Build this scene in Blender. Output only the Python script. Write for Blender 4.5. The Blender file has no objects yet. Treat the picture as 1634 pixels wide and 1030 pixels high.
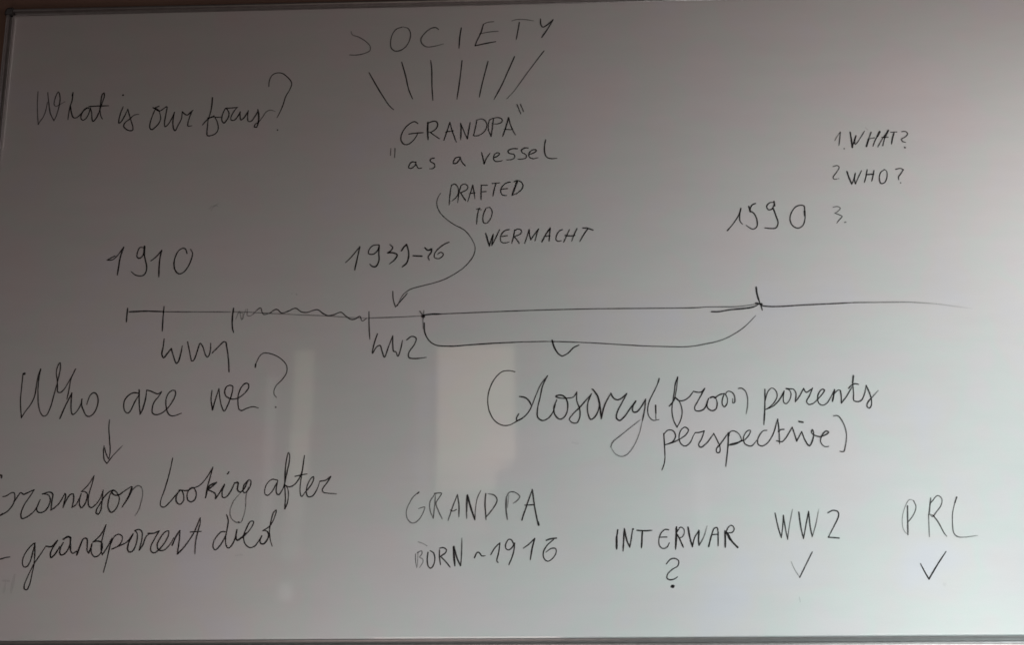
import bpy, bmesh, math, random
from mathutils import Vector, Matrix

random.seed(7)
sc = bpy.context.scene
col = sc.collection

# ------------------------------------------------------------------ camera
# Board face lies in the plane y = 0, its top left corner at (0, 0, 0); +z is up, the room is at y < 0.
FOC = 1250.0            # focal length in photo pixels (photo is 1634 x 1030)
CAM = Vector((1.02970975, -1.43455558, -0.87528953))
PITCH, YAW, ROLL = (math.radians(a) for a in (9.2835886, 1.28300881, 0.5990809))
ROT = Matrix.Rotation(YAW, 3, 'Z') @ Matrix.Rotation(PITCH, 3, 'X') @ Matrix.Rotation(ROLL, 3, 'Y')
cam = bpy.data.objects.new('camera', bpy.data.cameras.new('camera'))
col.objects.link(cam)
cam.data.sensor_width = 36.0
cam.data.lens = 36.0 * FOC / 1634.0
cam.data.clip_start = 0.02
cam.data.clip_end = 100.0
M3 = ROT @ Matrix.Rotation(math.radians(90), 3, 'X')
cam.matrix_world = Matrix.Translation(CAM) @ M3.to_4x4()
sc.camera = cam

# ------------------------------------------------------------------ world and lamps
world = bpy.data.worlds.new('World')
sc.world = world
world.use_nodes = True
bg = world.node_tree.nodes['Background']
bg.inputs['Color'].default_value = (1.0, 0.90, 0.86, 1)
bg.inputs['Strength'].default_value = 0.004


def lamp(name, loc, target, sx, sz, color, power, spread=180):
    """Rectangular area lamp at loc, looking at target. sx is the horizontal size, sz the vertical one."""
    d = bpy.data.lights.new(name, 'AREA')
    d.shape = 'RECTANGLE'
    d.size, d.size_y = sx, sz
    d.energy = power
    d.color = color
    d.spread = math.radians(spread)
    o = bpy.data.objects.new(name, d)
    o.location = loc
    v = Vector(target) - Vector(loc)
    o.rotation_euler = v.to_track_quat('-Z', 'Y').to_euler()
    col.objects.link(o)
    return o


#LAMPS

def rgb_lamp(name, loc, target, s, spread, r, g, b_, sz=None):
    m = max(r, g, b_)
    return lamp(name, loc, target, s, sz or s, (r / m, g / m, b_ / m), m, spread)


# added unseen fill lamps, fitted so the board brightens towards the lower right
rgb_lamp('lamp_fill', (2.21, -0.62, -2.51), (1.93, 0, -1.52), 0.4, 50, 2.750, 2.751, 2.689)
rgb_lamp('lamp_fill', (3.45, -1.31, -0.68), (1.23, 0, -1.43), 0.8, 50, 2.516, 2.934, 2.960)
rgb_lamp('lamp_fill', (3.91, -0.67, -0.63), (2.19, 0, -1.54), 1.3, 50, 1.058, 1.337, 1.371)
rgb_lamp('lamp_fill', (2.96, -0.63, -0.28), (2.1, 0, -0.59), 0.8, 60, 0.878, 1.109, 1.137)
rgb_lamp('lamp_fill', (3.2, -0.81, -0.51), (1.78, 0, -0.31), 0.4, 60, 1.711, 1.318, 1.258)
rgb_lamp('lamp_fill', (0.72, -1.7, -2.4), (0.52, 0, -1.27), 0.8, 60, 1.323, 1.019, 0.972)
rgb_lamp('lamp_fill', (0.17, -0.84, -2.36), (1.31, 0, -1.53), 0.8, 60, 2.084, 2.445, 2.469)


def mirrored(px, py, depth):
    """Where something at y = -depth must stand for its reflection to show at this point of the board."""
    d = ROT @ Vector(((px - 817.0) / FOC, 1.0, (515.0 - py) / FOC))
    t = (-CAM.y + depth) / d.y
    return CAM.x + t * d.x, CAM.z + t * d.z


def reflected_lamp(name, x0, y0, x1, y1, radiance, color, depth=3.0):
    """Lamp behind the camera, for a mirrored window patch or an added rail highlight."""
    ax, az = mirrored(x0, y0, depth)
    bx, bz = mirrored(x1, y1, depth)
    w, h = abs(bx - ax), abs(bz - az)
    c = ((ax + bx) / 2, -depth, (az + bz) / 2)
    return lamp(name, c, (c[0], 0, c[2]), w, h, color, radiance * math.pi * w * h, 180)


PANES = [(699, 553, 823, 736, 1.85, (1.0, 0.81, 0.62)), (697, 738, 800, 752, 1.7, (1.0, 0.81, 0.63)),
         (697, 754, 792, 783, 1.45, (1.0, 0.81, 0.64)), (696, 785, 782, 815, 0.70, (1.0, 0.88, 0.76)),
         (696, 817, 775, 850, 0.40, (1.0, 0.93, 0.86)), (697, 852, 770, 930, 0.22, (1.0, 0.97, 0.92)),
         (800, 738, 816, 750, 1.0, (1.0, 0.84, 0.70)),
         (471, 560, 499, 684, 0.9, (1.0, 0.97, 0.70)), (464, 685, 492, 770, 1.2, (1.0, 0.90, 0.72)),
         (458, 771, 486, 830, 0.65, (1.0, 0.95, 0.88)), (452, 832, 480, 895, 0.38, (1.0, 0.98, 0.96)),
         (426, 600, 433, 850, 0.55, (1.0, 1.0, 0.95)), (664, 590, 684, 905, 0.28, (0.95, 1.0, 1.0)),
         (446, 934, 467, 960, 1.0, (0.95, 1.0, 1.0)), (1108, 745, 1135, 850, 0.5, (1.0, 1.0, 1.0))]
for i_, p_ in enumerate(PANES):
    reflected_lamp('lamp_reflection', *p_, depth=6.0 + 0.02 * i_)
# unseen lamp added to whiten the right end of the bottom rail
reflected_lamp('lamp_reflection', 1398, 1030, 1900, 1200, 1.6, (0.95, 1.0, 1.0), depth=3.0)
# two unseen lamps, added for a highlight on the left rail's outer lip
reflected_lamp('lamp_reflection', -140, 10, 9, 138, 1.3, (1.0, 0.86, 0.84), depth=3.0)
reflected_lamp('lamp_reflection', -140, 140, -2, 235, 1.3, (1.0, 0.86, 0.84), depth=3.02)
#ENDLAMPS

sc.view_settings.view_transform = 'Standard'
sc.view_settings.look = 'None'
sc.view_settings.gamma = 1.0
sc.view_settings.exposure = 0.0
sc.cycles.filter_width = 1.65


# ------------------------------------------------------------------ materials
def mat(name):
    m = bpy.data.materials.new(name)
    m.use_nodes = True
    nt = m.node_tree
    return m, nt, nt.nodes, nt.links, nt.nodes['Principled BSDF']


def noise(nt, scale, detail=3, rough=0.5, vec=None, stretch=None):
    n = nt.nodes.new('ShaderNodeTexNoise')
    n.inputs['Scale'].default_value = scale
    n.inputs['Detail'].default_value = detail
    n.inputs['Roughness'].default_value = rough
    tc = nt.nodes.new('ShaderNodeTexCoord')
    src = tc.outputs['Object']
    if stretch:
        mp = nt.nodes.new('ShaderNodeMapping')
        mp.inputs['Scale'].default_value = stretch
        nt.links.new(src, mp.inputs['Vector'])
        src = mp.outputs['Vector']
    nt.links.new(src, n.inputs['Vector'])
    return n


def ramp(nt, src, stops):
    r = nt.nodes.new('ShaderNodeValToRGB')
    el = r.color_ramp.elements
    el[0].position, el[0].color = stops[0][0], stops[0][1]
    el[1].position, el[1].color = stops[-1][0], stops[-1][1]
    for p, c in stops[1:-1]:
        e = el.new(p)
        e.color = c
    nt.links.new(src, r.inputs['Fac'])
    return r


# white enamelled writing surface
M_board, nt, N, L, P = mat('white enamel')
n1 = noise(nt, 4.6, 3, 0.6)
r1 = ramp(nt, n1.outputs['Fac'], [(0.30, (0.795, 0.732, 0.735, 1)), (0.43, (0.772, 0.748, 0.752, 1)),
                                  (0.50, (0.740, 0.766, 0.744, 1)), (0.57, (0.772, 0.746, 0.740, 1)), (0.70, (0.762, 0.748, 0.785, 1))])
# faint wiped smears of old marker: long, near horizontal strokes
n2 = noise(nt, 5.0, 5, 0.6, stretch=(1.2, 1, 5.0))
r2 = ramp(nt, n2.outputs['Fac'], [(0.35, (0.955, 0.955, 0.96, 1)), (0.62, (1, 1, 1, 1))])
mx = N.new('ShaderNodeMix')
mx.data_type = 'RGBA'
mx.blend_type = 'MULTIPLY'
mx.inputs['Factor'].default_value = 0.6
L.new(r1.outputs['Color'], mx.inputs['A'])
L.new(r2.outputs['Color'], mx.inputs['B'])
n4 = noise(nt, 520, 3, 0.75)
r4 = ramp(nt, n4.outputs['Fac'], [(0.3, (0.945, 0.945, 0.945, 1)), (0.7, (1, 1, 1, 1))])
mg = N.new('ShaderNodeMix')
mg.data_type = 'RGBA'
mg.blend_type = 'MULTIPLY'
mg.inputs['Factor'].default_value = 1.0
L.new(mx.outputs['Result'], mg.inputs['A'])
L.new(r4.outputs['Color'], mg.inputs['B'])
L.new(mg.outputs['Result'], P.inputs['Base Color'])
P.inputs['Roughness'].default_value = 0.5
P.inputs['Specular IOR Level'].default_value = 0.5
P.inputs['Coat Weight'].default_value = 1.0
P.inputs['Coat Roughness'].default_value = 0.05
P.inputs['Coat IOR'].default_value = 1.5
n3 = noise(nt, 260, 2, 0.5)
b = N.new('ShaderNodeBump')
b.inputs['Strength'].default_value = 0.05
b.inputs['Distance'].default_value = 0.0004
L.new(n3.outputs['Fac'], b.inputs['Height'])
L.new(b.outputs['Normal'], P.inputs['Normal'])

# anodised aluminium rails
M_alu, nt, N, L, P = mat('anodised aluminium')
n1 = noise(nt, 30, 4, 0.6)
r1 = ramp(nt, n1.outputs['Fac'], [(0.3, (0.55, 0.52, 0.52, 1)), (0.7, (0.64, 0.61, 0.61, 1))])
L.new(r1.outputs['Color'], P.inputs['Base Color'])
P.inputs['Metallic'].default_value = 0.9
P.inputs['Roughness'].default_value = 0.38

# inside of the channel, darker and rougher than the rails
M_chan, nt, N, L, P = mat('dark rail groove')
n1 = noise(nt, 60, 3, 0.6)
r1 = ramp(nt, n1.outputs['Fac'], [(0.3, (0.42, 0.405, 0.40, 1)), (0.7, (0.48, 0.465, 0.46, 1))])
L.new(r1.outputs['Color'], P.inputs['Base Color'])
P.inputs['Metallic'].default_value = 0.75
P.inputs['Roughness'].default_value = 0.5

# dark plastic corner
M_cap, nt, N, L, P = mat('grey plastic corner')
n1 = noise(nt, 200, 2, 0.5)
r1 = ramp(nt, n1.outputs['Fac'], [(0.3, (0.045, 0.045, 0.045, 1)), (0.7, (0.065, 0.065, 0.062, 1))])
L.new(r1.outputs['Color'], P.inputs['Base Color'])
P.inputs['Roughness'].default_value = 0.3

# wall paint
M_wall, nt, N, L, P = mat('brown wall paint')
n1 = noise(nt, 6, 4, 0.6)
r1 = ramp(nt, n1.outputs['Fac'], [(0.3, (0.27, 0.165, 0.13, 1)), (0.7, (0.31, 0.195, 0.15, 1))])
L.new(r1.outputs['Color'], P.inputs['Base Color'])
P.inputs['Roughness'].default_value = 0.85
n3 = noise(nt, 160, 4, 0.6)
b = N.new('ShaderNodeBump')
b.inputs['Strength'].default_value = 0.35
b.inputs['Distance'].default_value = 0.001
L.new(n3.outputs['Fac'], b.inputs['Height'])
L.new(b.outputs['Normal'], P.inputs['Normal'])

# marker ink: the attribute "ink" says how much pigment the pen left
M_ink, nt, N, L, P = mat('black marker ink')
P.inputs['Base Color'].default_value = (0.012, 0.010, 0.011, 1)
P.inputs['Roughness'].default_value = 0.55
P.inputs['Specular IOR Level'].default_value = 0.25
at = N.new('ShaderNodeAttribute')
at.attribute_name = 'ink'
n1 = noise(nt, 420, 3, 0.7)
mr = N.new('ShaderNodeMapRange')
mr.inputs['From Min'].default_value = 0.25
mr.inputs['From Max'].default_value = 0.60
mr.inputs['To Min'].default_value = 0.66
mr.inputs['To Max'].default_value = 1.0
L.new(n1.outputs['Fac'], mr.inputs['Value'])
mm = N.new('ShaderNodeMath')
mm.operation = 'MULTIPLY'
mm.use_clamp = True
L.new(at.outputs['Fac'], mm.inputs[0])
L.new(mr.outputs['Result'], mm.inputs[1])
L.new(mm.outputs[0], P.inputs['Alpha'])


# ------------------------------------------------------------------ object helpers
def link(name, me, m, parent=None, label=None, kind=None):
    me.materials.clear()
    me.materials.append(m)
    o = bpy.data.objects.new(name, me)
    col.objects.link(o)
    if parent:
        o.parent = parent
    if label:
        o['label'] = label
    if kind:
        o['kind'] = kind
    return o


def box_bm(bm, x0, x1, y0, y1, z0, z1):
    vs = [bm.verts.new((x, y, z)) for x in (x0, x1) for y in (y0, y1) for z in (z0, z1)]
    for f in ((0, 1, 3, 2), (4, 6, 7, 5), (0, 4, 5, 1), (2, 3, 7, 6), (0, 2, 6, 4), (1, 5, 7, 3)):
        bm.faces.new([vs[i] for i in f])


def finish(bm, name, bevel=0.0, seg=2):
    bmesh.ops.recalc_face_normals(bm, faces=bm.faces)
    if bevel:
        bmesh.ops.bevel(bm, geom=list(bm.edges), offset=bevel, segments=seg, profile=0.5, affect='EDGES')
    me = bpy.data.meshes.new(name)
    bm.to_mesh(me)
    bm.free()
    return me


# ------------------------------------------------------------------ wall
bm = bmesh.new()
box_bm(bm, -3.0, 5.0, 0.012, 0.15, -2.3, 1.2)
wall = link('wall', finish(bm, 'wall'), M_wall, kind='structure')
wall['label'] = 'dark brown wall behind the whiteboard, seen above its top rail'

# ------------------------------------------------------------------ whiteboard
BW, BH = 2.025, 1.199
board = bpy.data.objects.new('whiteboard', None)
col.objects.link(board)
board.location = (BW / 2, 0, -BH)
board['label'] = 'large framed whiteboard covered with handwritten timeline notes in black marker'
board['category'] = 'whiteboard'
OFF = Vector(board.location)


def part(name, me, m, label=None, kind=None):
    me.transform(Matrix.Translation(-OFF))
    return link(name, me, m, board, label, kind)


# writing surface: a thin steel sheet, slightly wavy as such sheets are, rolled back at its edges
bm = bmesh.new()
NX, NZ = 120, 72


def face_y(x, z):
    w = 0.00010 * math.sin(2.1 * x + 0.6) * math.sin(2.7 * z + 0.4) + 0.00003 * math.sin(7.3 * x - 1.1 * z)
    e = min(x, BW - x, -z, BH + z)
    if e < 0.004:
        w += (0.004 - e) * 0.12
    return w


xs = [0, 0.001, 0.0025, 0.004, 0.0052] + [0.004 + (BW - 0.008) * i / NX for i in range(1, NX)] + [BW - 0.0052, BW - 0.004, BW - 0.0025, BW - 0.001, BW]
zs = [0, -0.001, -0.0025, -0.004, -0.0052] + [-0.004 - (BH - 0.008) * i / NZ for i in range(1, NZ)] + [-BH + 0.0052, -BH + 0.004, -BH + 0.0025, -BH + 0.001, -BH]
grid = [[bm.verts.new((x, face_y(x, z), z)) for z in zs] for x in xs]
for i in range(len(xs) - 1):
    for j in range(len(zs) - 1):
        bm.faces.new((grid[i][j], grid[i][j + 1], grid[i + 1][j + 1], grid[i + 1][j]))
# back of the sheet
back = [bm.verts.new(p) for p in ((0, 0.008, 0), (0, 0.008, -BH), (BW, 0.008, -BH), (BW, 0.008, 0))]
bm.faces.new(back)
me = finish(bm, 'writing_surface')
for p in me.polygons:
    p.use_smooth = True
part('writing_surface', me, M_board)

# rails: extruded profile, x = distance outwards from the sheet edge, y = depth
PROF = [(0.0003, 0.006), (0.0003, -0.0010), (0.0006, -0.0014), (0.0014, -0.0014), (0.0017, -0.0010),
        (0.0017, 0.0035), (0.0078, 0.0035), (0.0078, -0.0036), (0.0084, -0.0044), (0.0100, -0.0048),
        (0.0125, -0.0044), (0.0140, -0.0032), (0.0145, -0.0015), (0.0145, 0.0115), (0.0003, 0.0115)]


def rail(side):
    bm = bmesh.new()
    g = 0.013 if side in 'TB' else 0.013
    ends = []
    for e in (0, 1):
        ring = []
        for (d, y) in PROF:
            if side == 'T':
                v = ((-0.0005, BW + 0.0005)[e], y, d)
            elif side == 'B':
                v = ((-0.0005, BW + 0.0005)[e], y, -BH - d)
            elif side == 'L':
                v = (-d, y, (0.0005, -BH - 0.0005)[e])
            else:
                v = (BW + d, y, (0.0005, -BH - 0.0005)[e])
            ring.append(bm.verts.new(v))
        ends.append(ring)
    n = len(PROF)
    for i in range(n):
        bm.faces.new((ends[0][i], ends[0][(i + 1) % n], ends[1][(i + 1) % n], ends[1][i]))
    bm.faces.new(ends[0])
    bm.faces.new(ends[1])
    me = finish(bm, 'frame_rail')
    o = part('frame_rail', me, M_alu)
    # groove floor
    bm = bmesh.new()
    a, c = 0.0019, 0.0076
    if side == 'T':
        box_bm(bm, 0.001, BW - 0.001, 0.0014, 0.0034, a, c)
    elif side == 'B':
        box_bm(bm, 0.001, BW - 0.001, 0.0014, 0.0034, -BH - c, -BH - a)
    elif side == 'L':
        box_bm(bm, -c, -a, 0.0014, 0.0034, -BH + 0.001, -0.001)
    else:
        box_bm(bm, BW + a, BW + c, 0.0014, 0.0034, -BH + 0.001, -0.001)
    me = finish(bm, 'rail_groove')
    me.transform(Matrix.Translation(-OFF))
    link('rail_groove', me, M_chan, o)
    return o


for s in 'TLBR':
    rail(s)

# rounded plastic corners
for (cx, cz, sx, sz) in ((0, 0, -1, 1), (BW, 0, 1, 1), (0, -BH, -1, -1), (BW, -BH, 1, -1)):
    bm = bmesh.new()
    r = 0.0155
    pts = [(0.0, 0.0)] + [(r * math.sin(a) , r * math.cos(a)) for a in [math.pi / 2 * i / 8 for i in range(9)]]
    # squarish quarter round
    pts = [(-0.0, -0.0)] + [((abs(math.sin(a)) ** 0.6) * r, (abs(math.cos(a)) ** 0.6) * r) for a in [math.pi / 2 * i / 10 for i in range(11)]]
    rings = []
    for (y, k) in ((0.011, 1.0), (-0.0046, 1.0), (-0.0060, 0.95), (-0.0066, 0.80)):
        rings.append([bm.verts.new((cx + sx * (0.0008 + p[0] * k), y, cz + sz * (0.0008 + p[1] * k))) for p in pts])
    n = len(pts)
    for a, bq in zip(rings[:-1], rings[1:]):
        for i in range(n):
            bm.faces.new((a[i], a[(i + 1) % n], bq[(i + 1) % n], bq[i]))
    bm.faces.new(rings[0])
    bm.faces.new(rings[-1])
    part('corner_cap', finish(bm, 'corner_cap'), M_cap)


# ------------------------------------------------------------------ handwriting
def on_board(px, py):
    """Point of the board under a pixel of the photograph (used once, to digitise the handwriting)."""
    d = ROT @ Vector(((px - 817.0) / FOC, 1.0, (515.0 - py) / FOC))
    t = -CAM.y / d.y
    return CAM.x + t * d.x, CAM.z + t * d.z


# digitising frames: origin in the photo and enlargement
T = {'S': (0, 0, 1), '1': (40, 100, 6.281), '2': (230, 100, 6.281), '3': (540, 20, 4.536), '4': (610, 150, 5.628),
     '5': (680, 280, 5.836), '6': (1310, 190, 10.2), '7': (1140, 260, 5.1), '8': (160, 380, 6.281),
     '9': (360, 370, 4.292), '10': (240, 520, 6.808), '11': (10, 560, 6.808), '12': (180, 590, 6.281),
     '13': (0, 720, 6.281), '14': (230, 710, 5.1), '15': (0, 810, 6.808), '16': (180, 790, 6.052),
     '17': (770, 580, 5.447), '18': (1030, 590, 8.17), '19': (1200, 590, 7.409), '20': (1040, 650, 4.952),
     '21': (640, 770, 6.281), '22': (970, 820, 6.808), '23': (1220, 790, 4.669), '24': (1110, 440, 10.893),
     'D': (0, 300, 3.268), 'E': (450, 280, 3.268), 'F': (1050, 290, 3.268), 'G': (0, 550, 3.268)}

MM = 0.00122            # metres on the board per photo pixel, for pen widths
PENW = 0.89


def spline(pts):
    """centripetal Catmull-Rom through pts"""
    n = len(pts)
    if n == 2:
        d = math.dist(*pts)
        k = max(2, int(d / 0.004))
        return [(pts[0][0] + (pts[1][0] - pts[0][0]) * i / k, pts[0][1] + (pts[1][1] - pts[0][1]) * i / k) for i in range(k + 1)]
    P = [(2 * pts[0][0] - pts[1][0], 2 * pts[0][1] - pts[1][1])] + pts + [(2 * pts[-1][0] - pts[-2][0], 2 * pts[-1][1] - pts[-2][1])]
    out = [pts[0]]
    for i in range(1, len(P) - 2):
        p0, p1, p2, p3 = P[i - 1:i + 3]
        t0 = 0.0
        t1 = t0 + max(1e-5, math.dist(p0, p1)) ** 0.5
        t2 = t1 + max(1e-5, math.dist(p1, p2)) ** 0.5
        t3 = t2 + max(1e-5, math.dist(p2, p3)) ** 0.5
        k = max(2, int(math.dist(p1, p2) / 0.0022))
        for s in range(1, k + 1):
            t = t1 + (t2 - t1) * s / k

            def mixp(a, b_, ta, tb):
                u = (t - ta) / (tb - ta)
                return (a[0] + (b_[0] - a[0]) * u, a[1] + (b_[1] - a[1]) * u)
            A1, A2, A3 = mixp(p0, p1, t0, t1), mixp(p1, p2, t1, t2), mixp(p2, p3, t2, t3)
            B1, B2 = mixp(A1, A2, t0, t2), mixp(A2, A3, t1, t3)
            out.append(mixp(B1, B2, t1, t2))
    return out


def handwriting(name, label, data):
    """data: strokes separated by ';'. A stroke is [tile] [wWIDTH] [dDENSITY or dA:B] x,y x,y* ... ; * marks a sharp corner."""
    vs, fs, ink = [], [], []
    tile, z = 'S', 0.0
    lift = [0.00020]
    for stroke in data.split(';'):
        toks = stroke.split()
        if not toks:
            continue
        w, d0, d1 = 2.15, 0.97, 0.97
        pts, runs = [], []
        for tk in toks:
            if tk[0] == '@':
                tile = tk[1:]
            elif tk[0] == 'w':
                w = float(tk[1:])
            elif tk[0] == 'd':
                a = tk[1:].split(':')
                d0, d1 = float(a[0]), float(a[-1])
            else:
                ox, oy, s = T[tile]
                corner = tk.endswith('*')
                x, y = (float(v) for v in tk.rstrip('*').split(','))
                p = on_board(ox + x / s, oy + y / s)
                pts.append(p)
                if corner:
                    if len(pts) > 1:
                        runs.append(pts)
                    pts = [p]
        if len(pts) > 1 or (pts and not runs):
            runs.append(pts)
        total = sum(sum(math.dist(a, b_) for a, b_ in zip(r, r[1:])) for r in runs) or 1.0
        done = 0.0
        ph, ph2 = random.uniform(0, 6.3), random.uniform(0, 6.3)
        for ri, r in enumerate(runs):
            hw0 = 0.5 * (w + 0.35 * max(0.0, w - 2.1)) * MM * PENW
            if len(r) == 1:                                   # a dot
                c = len(vs)
                lift[0] += 2e-6
                n = 12
                for i in range(n):
                    a = 2 * math.pi * i / n
                    rr = hw0 * random.uniform(0.85, 1.15)
                    vs.append((r[0][0] + rr * math.cos(a), -lift[0], r[0][1] + rr * math.sin(a)))
                    ink.append(d0)
                fs.append(tuple(range(c, c + n)))
                continue
            q = spline(r)
            n = len(q)
            seg_len = [0.0]
            for a, b_ in zip(q, q[1:]):
                seg_len.append(seg_len[-1] + math.dist(a, b_))
            length = seg_len[-1] or 1e-6
            first = len(vs)
            prev = None
            for i, (x, zz) in enumerate(q):
                a, b_ = q[max(0, i - 1)], q[min(n - 1, i + 1)]
                tx, tz = b_[0] - a[0], b_[1] - a[1]
                m = math.hypot(tx, tz) or 1e-9
                nx, nz = -tz / m, tx / m
                s = done + seg_len[i]
                u = s / total
                hw = hw0 * (1.0 + 0.09 * math.sin(s * 95 + ph) + 0.05 * math.sin(s * 330 + ph2))
                if total > 0.02:
                    if u < 0.08:
                        hw *= 0.85 + 0.15 * u / 0.08
                    if u > 0.85:
                        hw *= 1.0 - 0.35 * (u - 0.85) / 0.15
                dn = d0 + (d1 - d0) * u
                dn *= 1.0 + 0.06 * math.sin(s * 60 + ph2)
                lift[0] += 6e-7
                vs.append((x + nx * hw, -lift[0], zz + nz * hw))
                vs.append((x - nx * hw, -lift[0], zz - nz * hw))
                ink += [dn, dn]
                if i:
                    k = first + 2 * i
                    fs.append((k - 2, k - 1, k + 1, k))
                if i in (0, n - 1):                           # round cap
                    sgn = -1 if i == 0 else 1
                    tx, tz = tx / m * sgn, tz / m * sgn
                    cap = []
                    caps_at = (first, first + 1) if i == 0 else (first + 2 * i, first + 2 * i + 1)
                    prev = (caps_at, x, zz, nx, nz, tx, tz, hw, dn) if i else None
                    capdata = (caps_at, x, zz, nx, nz, tx, tz, hw, dn)
                    if i == 0:
                        cap0 = capdata
                    else:
                        cap1 = capdata
            for (ids, x, zz, nx, nz, tx, tz, hw, dn) in (cap0, cap1):
                yy = vs[ids[0]][1]
                ring = [ids[0]]
                for a in (45, 90, 135):
                    ca, sa = math.cos(math.radians(a)), math.sin(math.radians(a))
                    ring.append(len(vs))
                    vs.append((x + (nx * ca + tx * sa) * hw, yy, zz + (nz * ca + tz * sa) * hw))
                    ink.append(dn)
                ring.append(ids[1])
                fs.append(tuple(ring))
            done += length
    me = bpy.data.meshes.new(name)
    me.from_pydata(vs, [], fs)
    # follow the slight waviness of the sheet
    at_ = me.attributes.new('ink', 'FLOAT', 'POINT')
    at_.data.foreach_set('value', ink)
    for v in me.vertices:
        v.co.y += face_y(v.co.x, v.co.z)
    # all faces towards the room
    for p in me.polygons:
        if p.normal.y > 0:
            p.flip()
    return part(name, me, M_ink, label)


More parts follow.
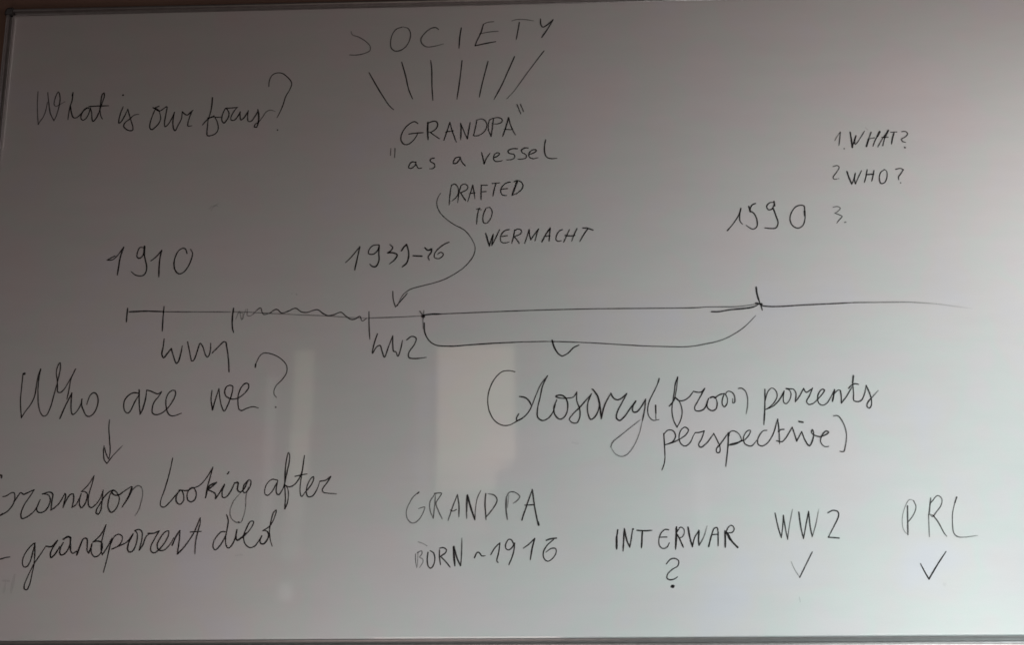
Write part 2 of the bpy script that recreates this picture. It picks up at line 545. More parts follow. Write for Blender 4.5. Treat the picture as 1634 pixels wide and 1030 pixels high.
WORDS = [
('handwritten_word', 'cursive What in the upper left corner', '''
@1 w1.8 d.6:.8 130,290 124,400 125,500 132,620* 148,592 185,540 212,465 225,395 ; w1.9 d.85 228,298 238,400 255,510 290,582* 315,530 343,430 352,350 335,292 305,350 293,420 310,438 350,418 ; d.35 350,418 400,392;
482,300 472,330; 482,300 470,390 455,430 437,520 430,572; 455,430 465,500 485,550 512,553 550,525 590,475;
w2.4 590,475 625,452 640,458; 625,455 590,480 565,520 562,560 580,578 610,560 640,510 655,450; 655,455 668,500 672,560 680,590 715,555 748,480;
748,480 775,400 795,340 793,302 775,320 760,400 752,480 763,540 776,565; 640,440 700,436 840,432'''),
('handwritten_word', 'small cursive is after What', '''
@1 w3.4 983,325; 985,440 960,500 942,570 940,608 965,590 1000,530 1030,468; 1030,465 1042,510 1062,580 1080,640 1078,678 1050,682 1010,665 988,635 1000,605 1050,565 1095,525 1140,518'''),
('handwritten_word', 'cursive our after is', '''
@2 90,448 150,485 190,465 228,440 218,520 205,600 210,642 240,620 275,565 305,495; w2.8 92,452 120,462 152,485; d.8 112,450 150,436;
110,470 85,530 62,600 58,655 78,672 110,650 150,605 166,560 155,490; 305,495 290,580 295,660 310,683 340,630 375,560 383,490; 383,490 408,515 435,525 465,500 493,475; 480,490 455,550 440,635 480,632'''),
('handwritten_word', 'cursive focus before the tall question mark', '''
@2 w2.4 685,350 680,420 665,500 645,560; 585,625 615,590 650,560 690,540 722,547 785,545; 645,560 635,640 635,730 665,732 715,712 742,670 735,600 710,545; w2.6 640,555 668,550 700,535;
815,458 790,510 778,560 785,590 802,605 825,580 848,540 850,500 830,465 815,458 870,455 940,447; 930,450 900,490 872,545 872,575 900,578 935,545 965,490; 965,490 962,530 970,575 995,560 1045,485; 1045,480 1038,530 1045,588 1072,588 1108,545 1145,480; w2.5 1140,470 1150,540 1145,600 1130,648; 1130,648 1105,645 1112,620 1145,600; w1.7 d.6 1145,600 1185,550 1230,490 1270,475 1315,490'''),
('question_mark', 'tall question mark after focus', '''
@2 w1.9 1250,240 1255,185 1280,130 1320,105 1380,105 1420,130 1465,175 1480,210 1460,270 1420,340 1390,430 1355,510 1332,552; w2.8 1338,675'''),
('handwritten_word', 'widely spaced capitals SOCIETY near the top rail', '''
@3 w1.8 d.5:.8 92,135 100,160 150,178 200,210 230,245 228,275 190,295 130,307 80,306; w1.9 d.85 462,105 420,120 390,160 378,215 382,255 410,278 445,275 485,250 515,200 522,150 505,115 470,103;
d.85:.5 725,122 705,108 670,115 625,150 598,190 605,225 640,248 690,245 762,226; 890,110 880,170 873,258; w1.7 d.6 1125,65 1075,72 1050,85; 1050,85 1030,150 1005,200 990,240* 1060,225 1140,210; w1.7 d.7 1020,155 1080,142 1158,135;
w1.6 d.6 1255,60 1290,50 1350,50 1415,60; 1310,70 1300,130 1288,192; 1463,45 1465,85 1480,105 1510,90 1555,50; w2.3 1555,50 1520,110 1472,180'''),
('drawn_ray', 'leftmost slanted ray under SOCIETY', '@3 222,435 300,570 370,675 400,703'),
('drawn_ray', None, '@3 458,358 485,450 510,560 537,625'),
('drawn_ray', None, '@3 668,345 675,400 678,540 684,635'),
('drawn_ray', None, '@3 895,347 885,440 870,550 858,628'),
('drawn_ray', None, '@3 1083,352 1060,440 1035,540 1020,612'),
('drawn_ray', None, '@3 1275,318 1230,420 1180,530 1127,628'),
('drawn_ray', 'rightmost and longest ray under SOCIETY', '@3 w1.9 d.9:.5 1488,278 1440,340 1350,460 1270,570 1218,625'),
('handwritten_word', 'capitals GRANDPA in quotes under the rays', '''
@4 320,265 290,248 255,262 210,300 175,360 168,410 190,448 225,455 260,435 300,390 322,350; 240,360 300,352 370,347; w2.8 410,255 408,330 412,410; 410,265 440,250 480,245 498,270 485,310 430,345 415,340; 432,345 480,380 515,402;
555,415 580,340 608,255* 625,320 650,390 665,432; w1.8 570,342 640,330; 705,262 708,330 705,410; 705,265 740,350 765,402* 775,340 790,255;
w1.9 850,235 840,290 820,375* 860,375 910,345 938,300 935,255 900,225 845,235; w1.9 978,382 955,320 955,270 965,235 1010,215 1060,215 1080,235 1065,260 1010,270 985,264; w1.9 1000,220 990,300 978,385;
1082,380 1110,300 1135,212* 1150,270 1180,340 1198,368; w1.8 1098,318 1160,322; w1.7 1210,92 1245,180; w1.7 1242,92 1270,158'''),
('handwritten_word', 'small as after opening quote marks', '''
@4 w1.6 d.75 78,488 74,552; w1.6 d.75 115,488 112,572; 298,612 265,612 242,640 238,665 262,668 295,640 305,610; 300,615 312,650 330,670 358,662; 468,575 435,585 430,605 465,625 473,650 455,670 425,672'''),
('handwritten_word', 'single letter a before vessel', '@4 700,565 660,575 640,605 640,625 665,622 690,595 702,565; 700,570 715,610 745,645'),
('handwritten_word', 'word vessel in small letters', '''
@4 w2.4 892,525 905,575 915,630; 915,630 935,580 970,530; 1000,575 1040,555 1055,535 1030,528 1005,550 1000,585 1015,605 1050,605 1078,598; 1215,492 1170,492 1130,510 1135,530 1185,545 1190,570 1160,590 1115,592;
1310,485 1280,485 1250,505 1255,525 1290,545 1295,570 1260,585 1218,585; 1315,545 1360,530 1385,510 1375,500 1345,505 1315,540 1325,570 1355,582 1400,572; 1468,410 1458,460 1458,520 1475,565 1510,580 1570,578'''),
('handwritten_word', 'capitals DRAFTED beside the top of the long arrow', '''
@5 w1.9 235,95 222,180 215,275; w1.9 235,95 265,80 295,110 300,160 280,205 240,240; w2 325,95 305,170 295,255; w2 325,95 355,80 385,95 385,125 350,150 320,160; w2.3 320,160 345,200 368,232;
w1.9 388,245 415,160 435,90* 445,150 455,218; w1.9 405,170 455,162; 515,90 512,150 512,228; 512,92 570,92; w1.9 515,155 560,150; w1.8 615,75 685,70; 650,75 635,130 622,195;
785,62 745,72 705,110 695,150 710,182 750,188; w1.9 705,130 760,122; w2.8 850,50 825,120 800,188; w2 815,60 850,48 885,62 903,95 890,130 850,165 805,185'''),
('handwritten_word', 'word TO above WERMACHT', '@5 w1.9 470,315 500,308; w2 490,312 478,370 470,455; w1.7 d.7 495,320 515,320; w2 555,310 535,360 528,410 535,440 560,448 590,420 612,370 612,325 590,297 560,305'),
('handwritten_word', 'slanted capitals WERMACHT', '''
@5 w2.6 555,540 572,600 590,662; 590,660 605,600 625,550; w2.6 625,550 618,600 612,655; w2 612,655 640,600 685,505; 775,505 740,512 705,545 692,590 705,625 740,630 775,620; w1.9 700,570 755,562; 825,510 815,570 797,635; w2 822,515 855,500 885,510 885,540 850,560 818,570; 820,570 845,600 868,635;
918,635 940,570 960,505* 965,560 975,602; 975,600 1005,555 1048,498; 1048,498 1030,550 1015,612; w2.5 1078,620 1110,560 1155,490; w2.4 1155,490 1150,560 1145,615; w1.9 1105,570 1155,562; 1270,505 1240,520 1215,560 1210,600 1230,615 1260,608;
1335,505 1310,560 1280,625; 1405,495 1380,550 1355,615; w2.4 1295,560 1340,565 1385,560; 1460,490 1500,492 1555,510; 1505,500 1470,550 1430,618'''),
('drawn_arrow', 'long curved arrow from DRAFTED down to the timeline', '''
@E w1.7 d.85 828,92 812,120 808,155 825,195 860,230 900,258 950,285 985,325 1007,375 998,420 955,475 900,515 830,550 740,575 670,595 635,620 615,650 603,682; w2 578,605 580,645 592,688; w1.8 592,688 620,655 655,615'''),
('handwritten_number', '1939-45 above the timeline', '''
@9 w2 822,212 860,175 920,102; w2.5 920,102 905,170 885,262; w2.2 1050,90 1010,95 982,125 980,150 1010,155 1040,130 1052,95; w2.5 1052,92 1050,150 1050,200 1030,238 1005,238 988,222; w2.4 1125,88 1145,108 1132,130 1110,145* 1150,145 1175,158 1160,190 1122,222;
w2.6 1205,130 1222,105 1240,88; w2.6 1240,88 1250,120 1254,170 1240,215 1210,242; w2.5 1285,165 1345,168; w2.5 1365,110 1387,128 1410,118* 1410,139 1388,172 1396,196; w2 1532,72 1500,85 1460,115 1432,150 1432,178 1460,185 1488,165 1490,148 1470,142 1452,155'''),
('timeline_line', 'horizontal timeline axis line', '''
@8 w2.5 290,742 450,735 640,740; w1.8 d.7:.55 640,740 900,742 1310,742; @9 w1.6 d.5 48,549 150,552 300,560 500,570 700,578 850,588 975,592; w1.8 d.6 985,592 1150,587 1340,578; w2.5 @E 735,730 780,725 830,724;
@S w1.9 d.75 704,501.5 768,498.8 850,495.7 950,493.3 1050,492.4 1111,491.6 1128,490.4 1174,489.8 1192.6,487.9 1208,485.3; @24 w2.5 275,630 400,630 600,597 800,578 950,560 1050,530 1090,500; w2.7 1045,480 1100,492 1150,500; w2.2 1145,525 1280,540 1450,540 1634,530;
@F w2.2 d.95:.8 648,652 750,645 900,638 1020,632; w1.9 d.75:.3 1020,632 1200,630 1320,630 1450,638; w1.7 d.3:.1 1450,638 1540,650 1640,663; @9 w5.5 1355,580; w1.7 d.7 1330,545 1355,578; w1.6 d.6 1358,540 1356,600; w1.6 d.55 1352,590 1354,670'''),
('timeline_tick', 'first tick at the left end of the timeline', '@8 w2.4 275,705 268,770 262,845'),
('timeline_tick', 'tick above WW1', '@8 w2.4 640,688 630,800 622,935'),
('timeline_tick', 'tick where the wavy line starts', '@8 w2.5 1337,705 1325,800 1325,900 1337,950'),
('timeline_tick', 'tick at the end of the wavy line', '@9 w2.1 982,548 983,650 988,738'),
('timeline_tick', 'crossed tick under 1990', '@24 w2.7 1052,200 1065,310 1105,450; w2.4 1105,450 1140,540 1158,600; w1.6 d.7 1150,480 1142,520'),
('wavy_line', 'wavy line along the middle of the timeline', '''
@9 w1.4 d.4 70,600 95,545 110,605 140,530; w1.4 d.3 85,560 120,560 110,600 130,590; w1.6 d.5 150,530 150,575 175,575 215,538; w1.9 d.7 215,538 240,522 250,550 260,568 300,560; w2 300,560 350,532 385,558 430,545 480,525 520,550 560,553 600,540 630,535 670,562 700,575 740,570 790,552 820,575 860,602 890,598 920,580 935,613 965,595'''),
('curly_brace', 'long brace under the right part of the timeline', '''
@E w2.2 742,770 745,820 765,860 800,885 880,892 980,885 1100,877 1250,870; @S w1.8 d.85:.75 832,546.2 880,545.5 950,548 1010,551.6 1050,553.3 1099,553.6 1123,550 1151,543.4 1172,533.3 1191,519.5 1206,504'''),
('check_mark', 'check mark at the middle of the brace', '@S w2.7 881,543.5 884.6,555 891,565 897,569; @S w2.2 897,569 906,564.5 915,555.5 924,551'),
('handwritten_number', '1910 above the left end of the timeline', '''
@8 w2 68,222 120,220 170,180 235,92; w2.6 235,92 200,200 185,290 172,372; w1.8 80,215 150,180; w2.2 440,98 400,95 375,140 370,190 390,205 425,180 438,130; w3 445,85 442,130 440,170; w2.3 442,170 452,220 465,280 462,330 440,370 400,382 350,370 312,338;
w2.2 508,230 560,190 618,122; w2.5 618,122 600,200 590,300 588,390; w2.3 870,155 855,110 830,103 785,130 750,200 740,270 755,330 790,360 835,345 880,290 915,210 925,150 905,112'''),
('handwritten_word', 'WW1 below the timeline', '''
@10 w2.4 150,145 140,230 125,310 145,350 180,310 228,250* 245,310 270,390 285,412 305,390 330,310 348,220; 405,175 430,300 450,385 470,380 510,280 542,192 568,225 600,320 618,345 640,320 655,250 656,190; w2.2 670,300 740,230 800,175 822,182; w2.4 822,182 835,260 850,380 855,505'''),
('handwritten_word', 'WW2 below the timeline', '''
@9 w2.2 1040,700 1020,760 1005,835 1035,790 1058,780 1072,820 1088,860 1112,800 1145,712; 1145,715 1145,770 1152,822 1165,822 1180,855 1200,800 1212,745; 1240,742 1275,718 1305,730 1295,770 1255,830 1255,862 1300,870 1375,862'''),
('handwritten_word', 'large cursive Who on the left', '''
@11 w4 197,250; w2 183,250 170,380 155,540 165,730* 210,660 270,580 310,490 330,370 350,260 375,200; w2.3 375,200 355,300 345,430; w2 345,430 350,580 375,680 410,715 440,700 480,620 520,480 550,370 575,270 590,180 585,130 560,170 545,240 555,320 558,400 560,450 590,455 630,420 690,320 755,200; w2 755,200 705,310 682,430 660,530;
w2.4 583,740 640,610 715,460; 712,460 706,560 708,660 722,698 760,670 810,590 825,525; 822,530 820,590 840,650 870,705 900,718 945,690 985,620 1000,540 985,480 955,457 915,485 875,588'''),
('handwritten_word', 'cursive are on the left', '''
@12 w2.2 260,240 210,235 160,260 120,310 110,370 125,425 150,440 175,420 220,330 262,255; w2.4 265,205 265,330 275,450* 300,400 330,290 340,210; w2.3 340,208 380,218 455,245 490,222; 490,228 470,260 415,330 395,400 400,440 435,455 490,440 550,390 600,320 630,250 625,215 600,210 560,240 535,300 535,370 550,430 575,462 620,465 690,440'''),
('handwritten_word', 'cursive we before its question mark', '''
@10 w2.2 670,703 660,800 675,920* 700,830 745,685; 745,685 755,780 775,880 802,930 840,870 870,790 895,700 895,660 860,650 825,670 808,720 820,765 870,795 910,800 960,785 1020,740 1068,675 1065,635 1035,628 990,670 960,740 952,830 965,910 990,925 1050,900 1120,882 1175,897'''),
('question_mark', 'round topped question mark after we', '@10 w2.5 1140,452 1145,420; w1.7 1145,420 1190,330 1230,300 1290,303 1370,330 1440,380 1482,440 1480,510 1430,590 1370,650 1345,700 1345,750 1372,782; w2.6 1362,888'),
('drawn_arrow', 'short down arrow below Who', '@G w2 572,393 568,430 572,500 575,560 568,600; w2 543,530 540,570 545,605 558,622* 590,580; w1.7 d.8:.5 590,580 640,528; w1.7 546,540 555,575 568,600'),
('handwritten_word', 'cursive Grandson cut by the left edge', '''
@13 w3 0,245 18,250 15,270; w2.1 -40,640 -20,655 5,645 28,628; w2.1 30,460 60,455 110,425 140,420 150,465 135,530 90,595 50,625 0,655; 140,520 180,455 210,420 235,438 270,425 345,390; 345,390 300,460 240,550 210,640 220,680 260,670 330,620 375,560 405,490;
400,500 375,560 370,600 400,622 450,605 490,550 505,480 480,440 425,435; w2.3 425,435 500,415 530,435 520,510 512,595* 550,570 600,520 650,430; w2.2 650,430 660,440 645,520 632,575; 635,565 660,510 705,440 735,435 738,500 722,568* 760,545 795,480 815,435; w2.2 815,430 798,500 800,550 818,572 850,540 872,480 875,430 850,410 815,412;
w2 815,412 880,350 945,250; w2 945,250 925,330 895,430 885,510 895,560 915,572 960,540 1005,480 1035,395; w2.2 1035,395 1025,500 1010,600 985,638 965,625 970,590 1000,540 1050,460 1100,410 1140,390; 1140,395 1110,430 1090,500 1085,570 1115,618 1150,600 1185,540 1198,480 1180,430 1145,398 1122,405 1140,440 1190,445 1240,410 1320,357; w2.4 1325,365 1290,460 1225,568; w1.9 d.85:.4 1230,560 1290,470 1340,380 1390,350 1420,370 1432,430 1415,520 1385,610 1355,650'''),
('handwritten_word', 'cursive looking', '''
@14 w2 233,110 210,220 170,360 135,460 135,500 160,512 210,470 260,410 300,372; w2.3 285,378 262,420 265,470 292,488 320,460 322,410 305,375 285,370; w2.3 285,370 350,375 400,350; w2.2 375,355 352,400 355,450 385,468 415,445 425,400 410,360 385,348; w2 400,355 450,335 510,270 560,185; 560,185 540,260 515,350 500,435;
w2.4 500,435 530,340 590,308; w2.4 590,310 550,345 520,368; 520,370 555,385 580,402 580,445; w2.3 580,445 620,385 655,325; w2.3 655,325 635,390 640,430 665,430 700,390 735,320; w2.4 735,315 765,310 760,370 785,388 815,360 845,300; w2.2 850,290 815,330 805,370 815,395 840,380 870,320 865,290 850,290; w1.5 d.65 850,350 830,420 825,520 805,600 785,635 740,630 705,590 700,540 730,460 790,390; w2.2 690,225 680,240; w2.4 770,632'''),
('handwritten_word', 'cursive after at the end of its line', '''
@14 w1.8 1085,290 1040,285 1000,320 982,370 985,405 1005,415 1040,385 1080,310; w2.1 1088,295 1075,360 1080,400 1095,410 1130,360 1148,300; w2.1 1140,345 1160,240 1180,150 1185,90 1175,65 1160,120 1148,220 1145,330 1150,430 1145,525* 1165,480 1175,400 1165,350 1145,330; w2 1145,330 1180,345 1220,330 1260,280 1285,220 1305,90; w2 1305,90 1290,200 1275,300 1270,390 1282,425 1310,390; w1.9 1228,260 1280,248 1328,240;
w2 1310,390 1345,350 1375,300 1380,262 1360,275 1330,330 1320,390 1335,425 1370,420 1405,370 1430,305; w2.1 1430,300 1480,290 1520,258; w2.1 1520,262 1490,310 1450,370 1460,390 1500,398; w1.7 d.8:.5 1500,398 1565,402'''),
('handwritten_word', 'cursive grandparent with a dash before it', '''
@15 w2 -20,575 0,568 60,550 110,542; w2.1 380,390 350,410 290,480 250,560 245,620 260,650 290,650 325,600 360,480 380,390; w2.4 380,390 380,480 375,570; w2 375,570 368,640 350,720 320,850 290,900 265,890 265,850 300,760 370,620 430,530 500,425; w2.4 500,425 560,430 628,360; w2.4 628,365 590,420 550,500 555,550 600,510 650,430;
w2.3 690,385 660,440 650,500 665,522 700,510 740,460 770,380; w3 770,335 740,322 690,350; w2.8 768,330 765,420 770,480; w2.3 770,480 790,505 835,480; w2.7 835,520 865,440 900,350; w2.2 880,400 915,340 945,345 948,430 950,485 965,498; w2.6 965,498 990,440 1000,400; w2.2 1000,400 990,460 1005,520 1035,542 1080,520 1110,460 1105,385 1060,370 1008,382;
w2 1008,382 1060,340 1110,280 1155,190; w2 1155,190 1130,280 1105,380 1100,460 1112,520; w2.3 1112,520 1165,440 1218,340; 1218,340 1190,450 1160,580 1125,710; w2 1205,400 1240,325 1290,295 1330,320 1325,370 1290,420 1220,458; w2.2 1215,458 1290,425 1380,380 1450,290; w2.3 1450,290 1400,390 1388,460 1405,490 1440,480 1475,420 1492,340 1490,280 1465,258; 1465,258 1510,243 1545,270 1545,340 1515,468* 1550,420 1590,320 1634,285;
@16 w2.1 340,375 395,375 450,350; w2.1 450,352 410,420 370,500 370,545 395,565 440,540 500,470 540,390 540,352 510,360 460,420 430,490 445,535 490,540 540,500 590,420; w2.4 575,490 610,410 650,345; w2.2 650,345 645,430 625,575* 680,520 740,440 790,360 845,225; w2 845,225 845,280 825,350 800,470 795,575; w1.9 750,362 860,356'''),
('handwritten_word', 'cursive died under looking', '''
@16 w2.2 1085,360 1050,360 1000,410 970,470 972,520 990,535 1030,500 1080,420 1098,370; w2.2 1100,195 1115,250 1105,330 1090,420 1095,490 1115,518 1150,490 1185,410 1200,340; w2.5 1200,340 1190,400 1200,442 1240,418 1290,370; w2.1 1250,420 1300,370 1350,300 1360,260 1330,260 1290,330 1265,400 1275,470 1320,512 1370,500 1415,440 1440,395; w2.3 1440,400 1422,440 1428,470 1455,478 1490,440 1505,390 1490,355 1450,350; w2 1450,350 1510,310 1550,250 1580,150 1555,170 1530,250 1515,340 1520,430 1540,500'''),
('handwritten_word', 'large cursive Glosary', '''
@17 w1.9 282,75 230,65 170,75 110,130 60,230 45,330 60,420 105,500 170,540 230,540 300,505 370,460 415,400 460,290 510,180 565,110; w2.3 320,290 370,300 405,330 425,370; w2.2 315,440 295,480 298,500 350,480; w2.2 565,110 525,190 500,300 478,400 480,470 520,500 570,480 610,430 635,360; w2.3 645,320 620,390 630,450 670,488 710,470 738,410 735,330 710,290 670,278 635,290 680,305 740,305 790,295 820,250;
w2.1 820,250 820,330 845,400 845,470 820,520 780,518 755,490 780,450 850,380 910,310 950,265; w2.2 945,270 915,350 915,430 940,490 975,470 1010,400 1015,330 990,265 950,225; w2.5 960,228 1000,290 1020,370 1032,485; w2.2 1032,485 1060,370 1115,262; w2.2 1115,262 1135,300 1170,320 1210,305 1255,262; w2.3 1255,265 1215,340 1170,430 1165,480 1190,500 1230,470 1280,400 1330,330;
w2.3 1335,330 1305,380 1310,425 1340,425 1380,380 1418,312; w2.2 1418,312 1410,400 1390,500; w1.5 d.65 1390,500 1360,620 1310,730 1250,800 1200,812 1150,785 1115,730; w1.8 d.8:.5 1115,730 1130,690 1200,630 1300,550 1370,495'''),
('parenthesis', 'opening parenthesis with a small mark inside', '@18 w2.3 178,120 165,170; w2 165,170 145,220 90,330 45,430 28,540 50,620 100,665 178,655; w2.3 132,470 135,570; w1.6 135,570 135,650'),
('handwritten_word', 'cursive from', '''
@18 w2.1 310,480 345,440 380,385 375,375; w2 385,360 405,250 420,100* 390,180 375,300 355,420 345,540 365,660 410,755* 455,670 478,560 460,460 420,390 385,362; w2.2 385,362 430,405 500,405 570,360 625,285; w2.3 625,285 670,298 730,295 775,245; w2.2 770,255 740,310 680,420 640,500 650,535 700,545 760,520 800,450 820,380; w2.2 825,378 800,450 815,510 870,540 920,515 935,440 918,380; w2.8 845,370 880,358 915,372; w2 900,375 970,330 1030,315; w1.9 1030,315 1005,380 1000,450 1025,490 1060,455 1068,380 1045,320 1080,285 1140,310 1165,370 1160,435 1140,440 1135,380; w2 d.95:.6 1210,250 1250,245 1300,280 1330,370 1330,480 1312,580'''),
('handwritten_word', 'cursive parents with an open a', '''
@19 w2.4 152,235 152,350 150,480 140,655; w1.9 155,370 190,260 235,220 280,250 297,310 270,380 210,445 158,478; w2.1 160,475 250,435 330,350 380,255; w1.9 380,255 370,330 375,390 400,408 440,370 462,290 440,245 410,228; w2.4 405,228 440,232; 440,232 490,235 518,280 512,385; w2.1 512,385 560,320 610,225; 610,225 640,272 700,235; w2 715,220 680,310 645,380 670,415 720,405 790,340 840,280 858,245 830,235 795,270 775,330 790,400 830,425 880,405 930,330 975,240; w2.6 975,240 965,310 950,380; w1.8 960,300 1020,245 1045,250; 1045,250 1055,320 1055,400; 1055,400 1110,330 1180,210;
w2.5 1198,75 1190,160; w2 1190,160 1200,280 1205,370 1240,382 1290,370 1330,290 1350,190; w2.1 1140,225 1180,185 1220,170 1262,178; w2.2 1350,190 1385,270 1410,350 1410,430 1385,460 1360,440 1370,390 1420,330; w1.6 d.8:.5 1420,330 1492,250'''),
('handwritten_word', 'cursive perspective with closing parenthesis', '''
@20 w2.1 95,210 100,290 105,400; w1.9 105,400 98,450 80,500; w2.1 95,215 130,183 170,190 188,230 165,275 105,300; w2 105,300 170,280 230,250; w2 230,250 270,220 290,180 262,160 230,185 215,240 230,290 265,310 305,280 330,225 345,203; 345,203 375,202 415,190; 415,190 395,250 370,300 385,320 430,290 490,210; 490,210 520,270 540,320 535,360 515,360 510,335 545,290 605,205; w2.3 605,205 603,300 585,470; w1.8 610,230 618,198 650,190 690,215 712,265; w2.3 712,265 670,290 610,303; w1.8 620,295 680,280 735,262;
w1.9 735,262 770,220 780,185 755,190 725,240 735,290 785,310 830,265; w1.9 910,185 880,190 840,250 840,295 870,310 910,290 955,225 995,95; w2 995,95 1005,180 1010,295; w2 985,268 1030,275 1060,245 1110,160; w1.9 1000,195 1020,180 1045,178; w2 1110,160 1130,220 1145,272; w2 1145,272 1185,195; 1185,195 1210,260 1245,308 1275,250 1278,200 1268,178 1262,205 1320,235 1370,222 1398,200 1380,190 1345,225 1335,280 1370,315 1398,312; w2.3 1162,115 1195,122; w1.9 d.8:.95 1435,72 1470,70 1510,120 1538,210 1530,310 1515,355 1485,350'''),
('handwritten_word', 'thin capitals GRANDPA in the bottom row', '''
@21 w2.3 d.75 180,100 165,115; w1.7 d.65 175,105 130,140 80,220 52,300 70,380 115,412 160,395 210,330 238,250 220,252 175,268; w1.7 d.65 340,120 290,200 290,280 322,365; w1.9 d.7 322,365 335,250 345,130; w1.9 d.75 335,115 405,112 380,160 350,210 370,280 412,370; w1.9 d.8 472,385 510,270 565,125; w2.2 d.85 565,125 580,230 580,350; w1.8 d.75 495,280 520,292 555,275;
w2.2 d.8 660,135 655,250 658,365; w2.7 665,130 700,260 740,380; w1.7 d.75 740,380 745,280 765,160 800,85; w1.8 d.7 668,150 660,300; d.9 850,115 842,200 852,380; w2 d.85 852,350 900,295 955,210 962,170 930,130 870,118; w2.3 d.8 1065,375 1052,270 1055,150; w1.8 d.75 1055,150 1085,105 1140,103 1190,145 1165,185 1125,215; w1.5 d.5 1078,130 1065,260; w2 1210,385 1255,250 1315,75; w2.3 1315,75 1335,220 1360,360 1380,435; w2.8 1372,400 1380,430; w1.8 1240,232 1330,228; w2.2 d.8 1212,380 1235,300'''),
('handwritten_word', 'capitals BORN with a faded B', '''
@21 w1.4 d.4 170,600 215,615 260,640; w1.5 d.55 145,720 145,790 158,860; w1.6 d.65 160,712 205,690 210,720 185,755 215,770 220,800 185,860; w1.4 d.45 170,700 165,850; 270,705 262,780 275,850 300,865 330,820 338,750 320,705 290,690; w2.3 385,680 385,750 395,830; w2.2 385,665 425,658 455,680 445,710 395,745; 395,745 440,790 492,855; w2.9 525,650 530,740 540,840; w2.6 530,645 560,760 595,840; w2 d.95:.6 598,840 606,720 610,560'''),
('handwritten_number', 'about 1916 after BORN', '''
@21 735,760 765,705 785,710 810,742 845,738; w2 898,730 940,660 990,610; w2.3 990,610 980,700 960,790 972,808; 1130,622 1105,580 1080,575 1050,620 1050,665 1075,682 1110,660 1135,615; w2.3 1138,612 1130,690 1110,760 1080,830; w2 1225,665 1280,625 1340,565; w2.3 1340,565 1315,660 1295,780; w2.4 1455,585 1500,570 1558,562; w2 1530,575 1460,640 1425,710 1435,770 1470,795 1515,770 1552,715 1550,670 1510,665 1450,705'''),
('handwritten_word', 'capitals INTERWAR in the bottom row', '''
@22 w2.4 108,180 95,260; w3 95,260 95,388; w2.4 178,165 172,280 165,410; w2.4 180,170 205,290 238,370; 238,370 255,270 268,180; w3.2 272,172; 315,185 400,190 480,185; w2.6 375,195 370,280 365,375; w2 660,180 625,175 580,210 555,280 560,350 595,382 640,370 668,320; w2 565,260 640,258; w2.8 745,150 742,270 735,390; w1.9 750,205 790,150 825,170 828,220 800,262 770,262; w2.4 750,225 780,280 820,370; w2.6 870,150 890,260 918,365; w2.1 918,365 940,270 990,185; w2.5 990,185 985,280 990,350; w1.9 d.9:.4 990,350 1040,260 1078,135;
w2.4 1095,360 1125,240; w2 1125,240 1155,165 1185,155 1198,200; w2.2 1198,200 1198,355; w1.9 1135,232 1195,228; w2.6 1272,190 1275,280 1275,370; w1.9 1280,215 1310,150 1345,130 1372,165 1355,205 1290,215; w3.6 1295,215 1330,285; w2.9 1325,275 1365,325 1410,370'''),
('question_mark', 'bold dotted question mark under INTERWAR', '@22 w2 635,550 680,500 725,490 768,515 760,570 700,610 650,660 640,700 665,722 715,718 758,690; w4.6 698,795; w4.4 708,794'),
('handwritten_word', 'WW2 in the bottom row', '@23 w2.3 d.88 78,138 100,240 125,322; w1.9 d.85 125,322 135,240 140,155; w2.2 d.88 140,155 155,250 172,335; w1.7 d.85:.5 172,335 185,230 208,110; w2.4 d.88 255,132 270,240 290,330; w1.9 290,330 310,220 328,125; w2.2 328,125 340,240 355,315; w1.7 d.85:.3 355,315 380,230 405,105; w2 470,138 510,118 548,130 550,165 520,230 475,318; w2.3 475,318 555,325'),
('check_mark', 'half faded check mark under WW2', '@23 w1.5 d.4:.6 198,500 225,560 262,618; w2.2 d.85 262,618 310,520 355,428; w1.4 d.2 258,765 266,800'),
('handwritten_word', 'capitals PRL at the lower right', '''
@23 w2.6 d.75 1065,85 1066,180 1068,300; w1.4 d.5 1070,300 1040,270 1025,200 1040,110 1080,38 1110,45; w1.7 d.8 1110,45 1128,90 1110,150 1070,205; w2.4 d.75 1238,25 1225,150; w2 d.6 1222,150 1228,315; w1.8 d.75 1240,60 1290,8 1320,30 1315,80 1280,130 1250,165 1230,145 1255,155; w2 d.85 1255,155 1290,200 1340,290 1358,312; w2.1 d.9 1432,18 1418,60; w1.7 d.75 1418,60 1402,130 1400,210 1412,290 1440,315 1500,318; w1.5 d.7:.4 1500,318 1588,305'''),
('check_mark', 'dark check mark under PRL', '@23 w2.2 1162,515 1190,570 1225,630* 1290,520 1352,425'),
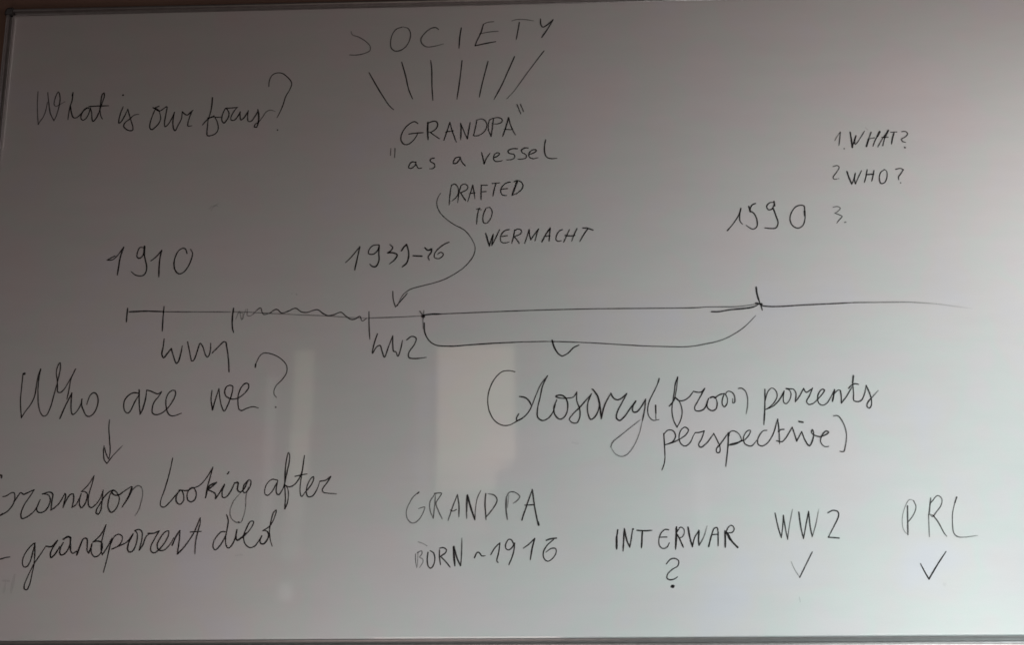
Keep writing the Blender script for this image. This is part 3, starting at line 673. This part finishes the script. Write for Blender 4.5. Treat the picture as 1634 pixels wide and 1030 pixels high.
('handwritten_line', 'list line 1. WHAT?', '''
@6 w1.7 d.55 225,350 265,280 315,210; w2.2 d.85 315,210 305,320 292,432; w2.5 d.75 378,482; w2.4 475,215 495,340; w3 495,340 510,460; w1.9 510,460 535,370 570,265; w2.4 d.85 570,270 550,350 548,405; w2.1 d.85 560,415 600,370 710,195; w2.2 d.8 815,215 775,330; w3 775,330 740,445; w3 955,205 920,280; w2.2 d.9 920,280 880,350 845,445; w2.1 d.85 790,320 870,305; w2 d.85 925,455 1000,320 1095,185; w2.8 1095,185 1040,300; w2.2 1040,300 1005,435; w2.2 d.8 990,298 1092,295; w1.9 d.85 1130,215 1235,210; w2.4 1190,220 1165,310 1148,405; w2.2 d.85 1315,205 1370,200 1410,235 1385,280 1310,330 1330,365 1380,380; w3 1365,465'''),
('handwritten_line', 'list line 2. WHO?', '''
@7 w1.9 965,30 1000,22 1015,35 995,75 965,120 975,133 1000,130; w2 d.7 1012,128; w2.5 1078,70 1095,120 1118,175; w2 1118,175 1135,130 1148,80; w2.5 1145,90 1140,130 1146,172; w2 1148,172 1170,120 1198,62; 1243,55 1235,105 1220,160; 1298,62 1290,110 1280,150; w2.4 1235,95 1295,92; w2 1385,55 1355,75 1342,120 1355,168 1385,160 1405,110 1400,65 1380,52; w2 1475,52 1515,45 1538,55; w2.2 1538,55 1515,90 1498,115 1500,138; w2.3 1515,163'''),
('handwritten_line', 'unfinished list line 3.', '@7 w1.7 d.65 965,362 1000,355 1025,368 1010,390 980,410; w1.8 d.7 980,410 1020,425 1040,435 1015,465 995,492; w2.2 d.65 1060,485 1070,482'),
('handwritten_number', '1990 above the right end of the timeline', '''
@7 w2.5 105,552 120,535; w2 120,535 150,500 200,420 215,370; w2.3 215,370 205,430 210,480 230,500; w2.2 335,330 305,345 288,385; w3 280,355 292,398; w2.2 290,390 320,410 345,460 345,520 315,540 280,525 258,508; w2.3 480,322 450,325 425,355 440,382 470,375 485,340; w3 485,315 490,350; w2.4 478,370 500,430 518,490 500,530 460,535 410,530; w2.2 735,390 728,350 700,345 660,360 625,410 615,460 635,510 680,532 720,510 738,450 738,390; w2.8 732,395 736,430'''),
('marker_residue', 'faint erased marker traces', '''
@D w3 d.10 1090,108 1140,82; w2 d.12 1100,120 1125,90 1140,100; @15 w3 d.10 35,800 100,805; w4 d.08 160,740 135,850 120,930; w3 d.07 60,830 40,930; @9 w2.5 d.14 485,430; w2.5 d.1 455,425; @D w2 d.15 1548,555;
@6 w1.6 d.18 720,140 760,175; @17 w3 d.06 780,690 830,700; @16 w2.2 d.07 1180,590 1250,583; @23 w5 d.06 1340,670'''),
]
#BEGINWORDS
for name, label, data in WORDS:
    handwriting(name, label, data)
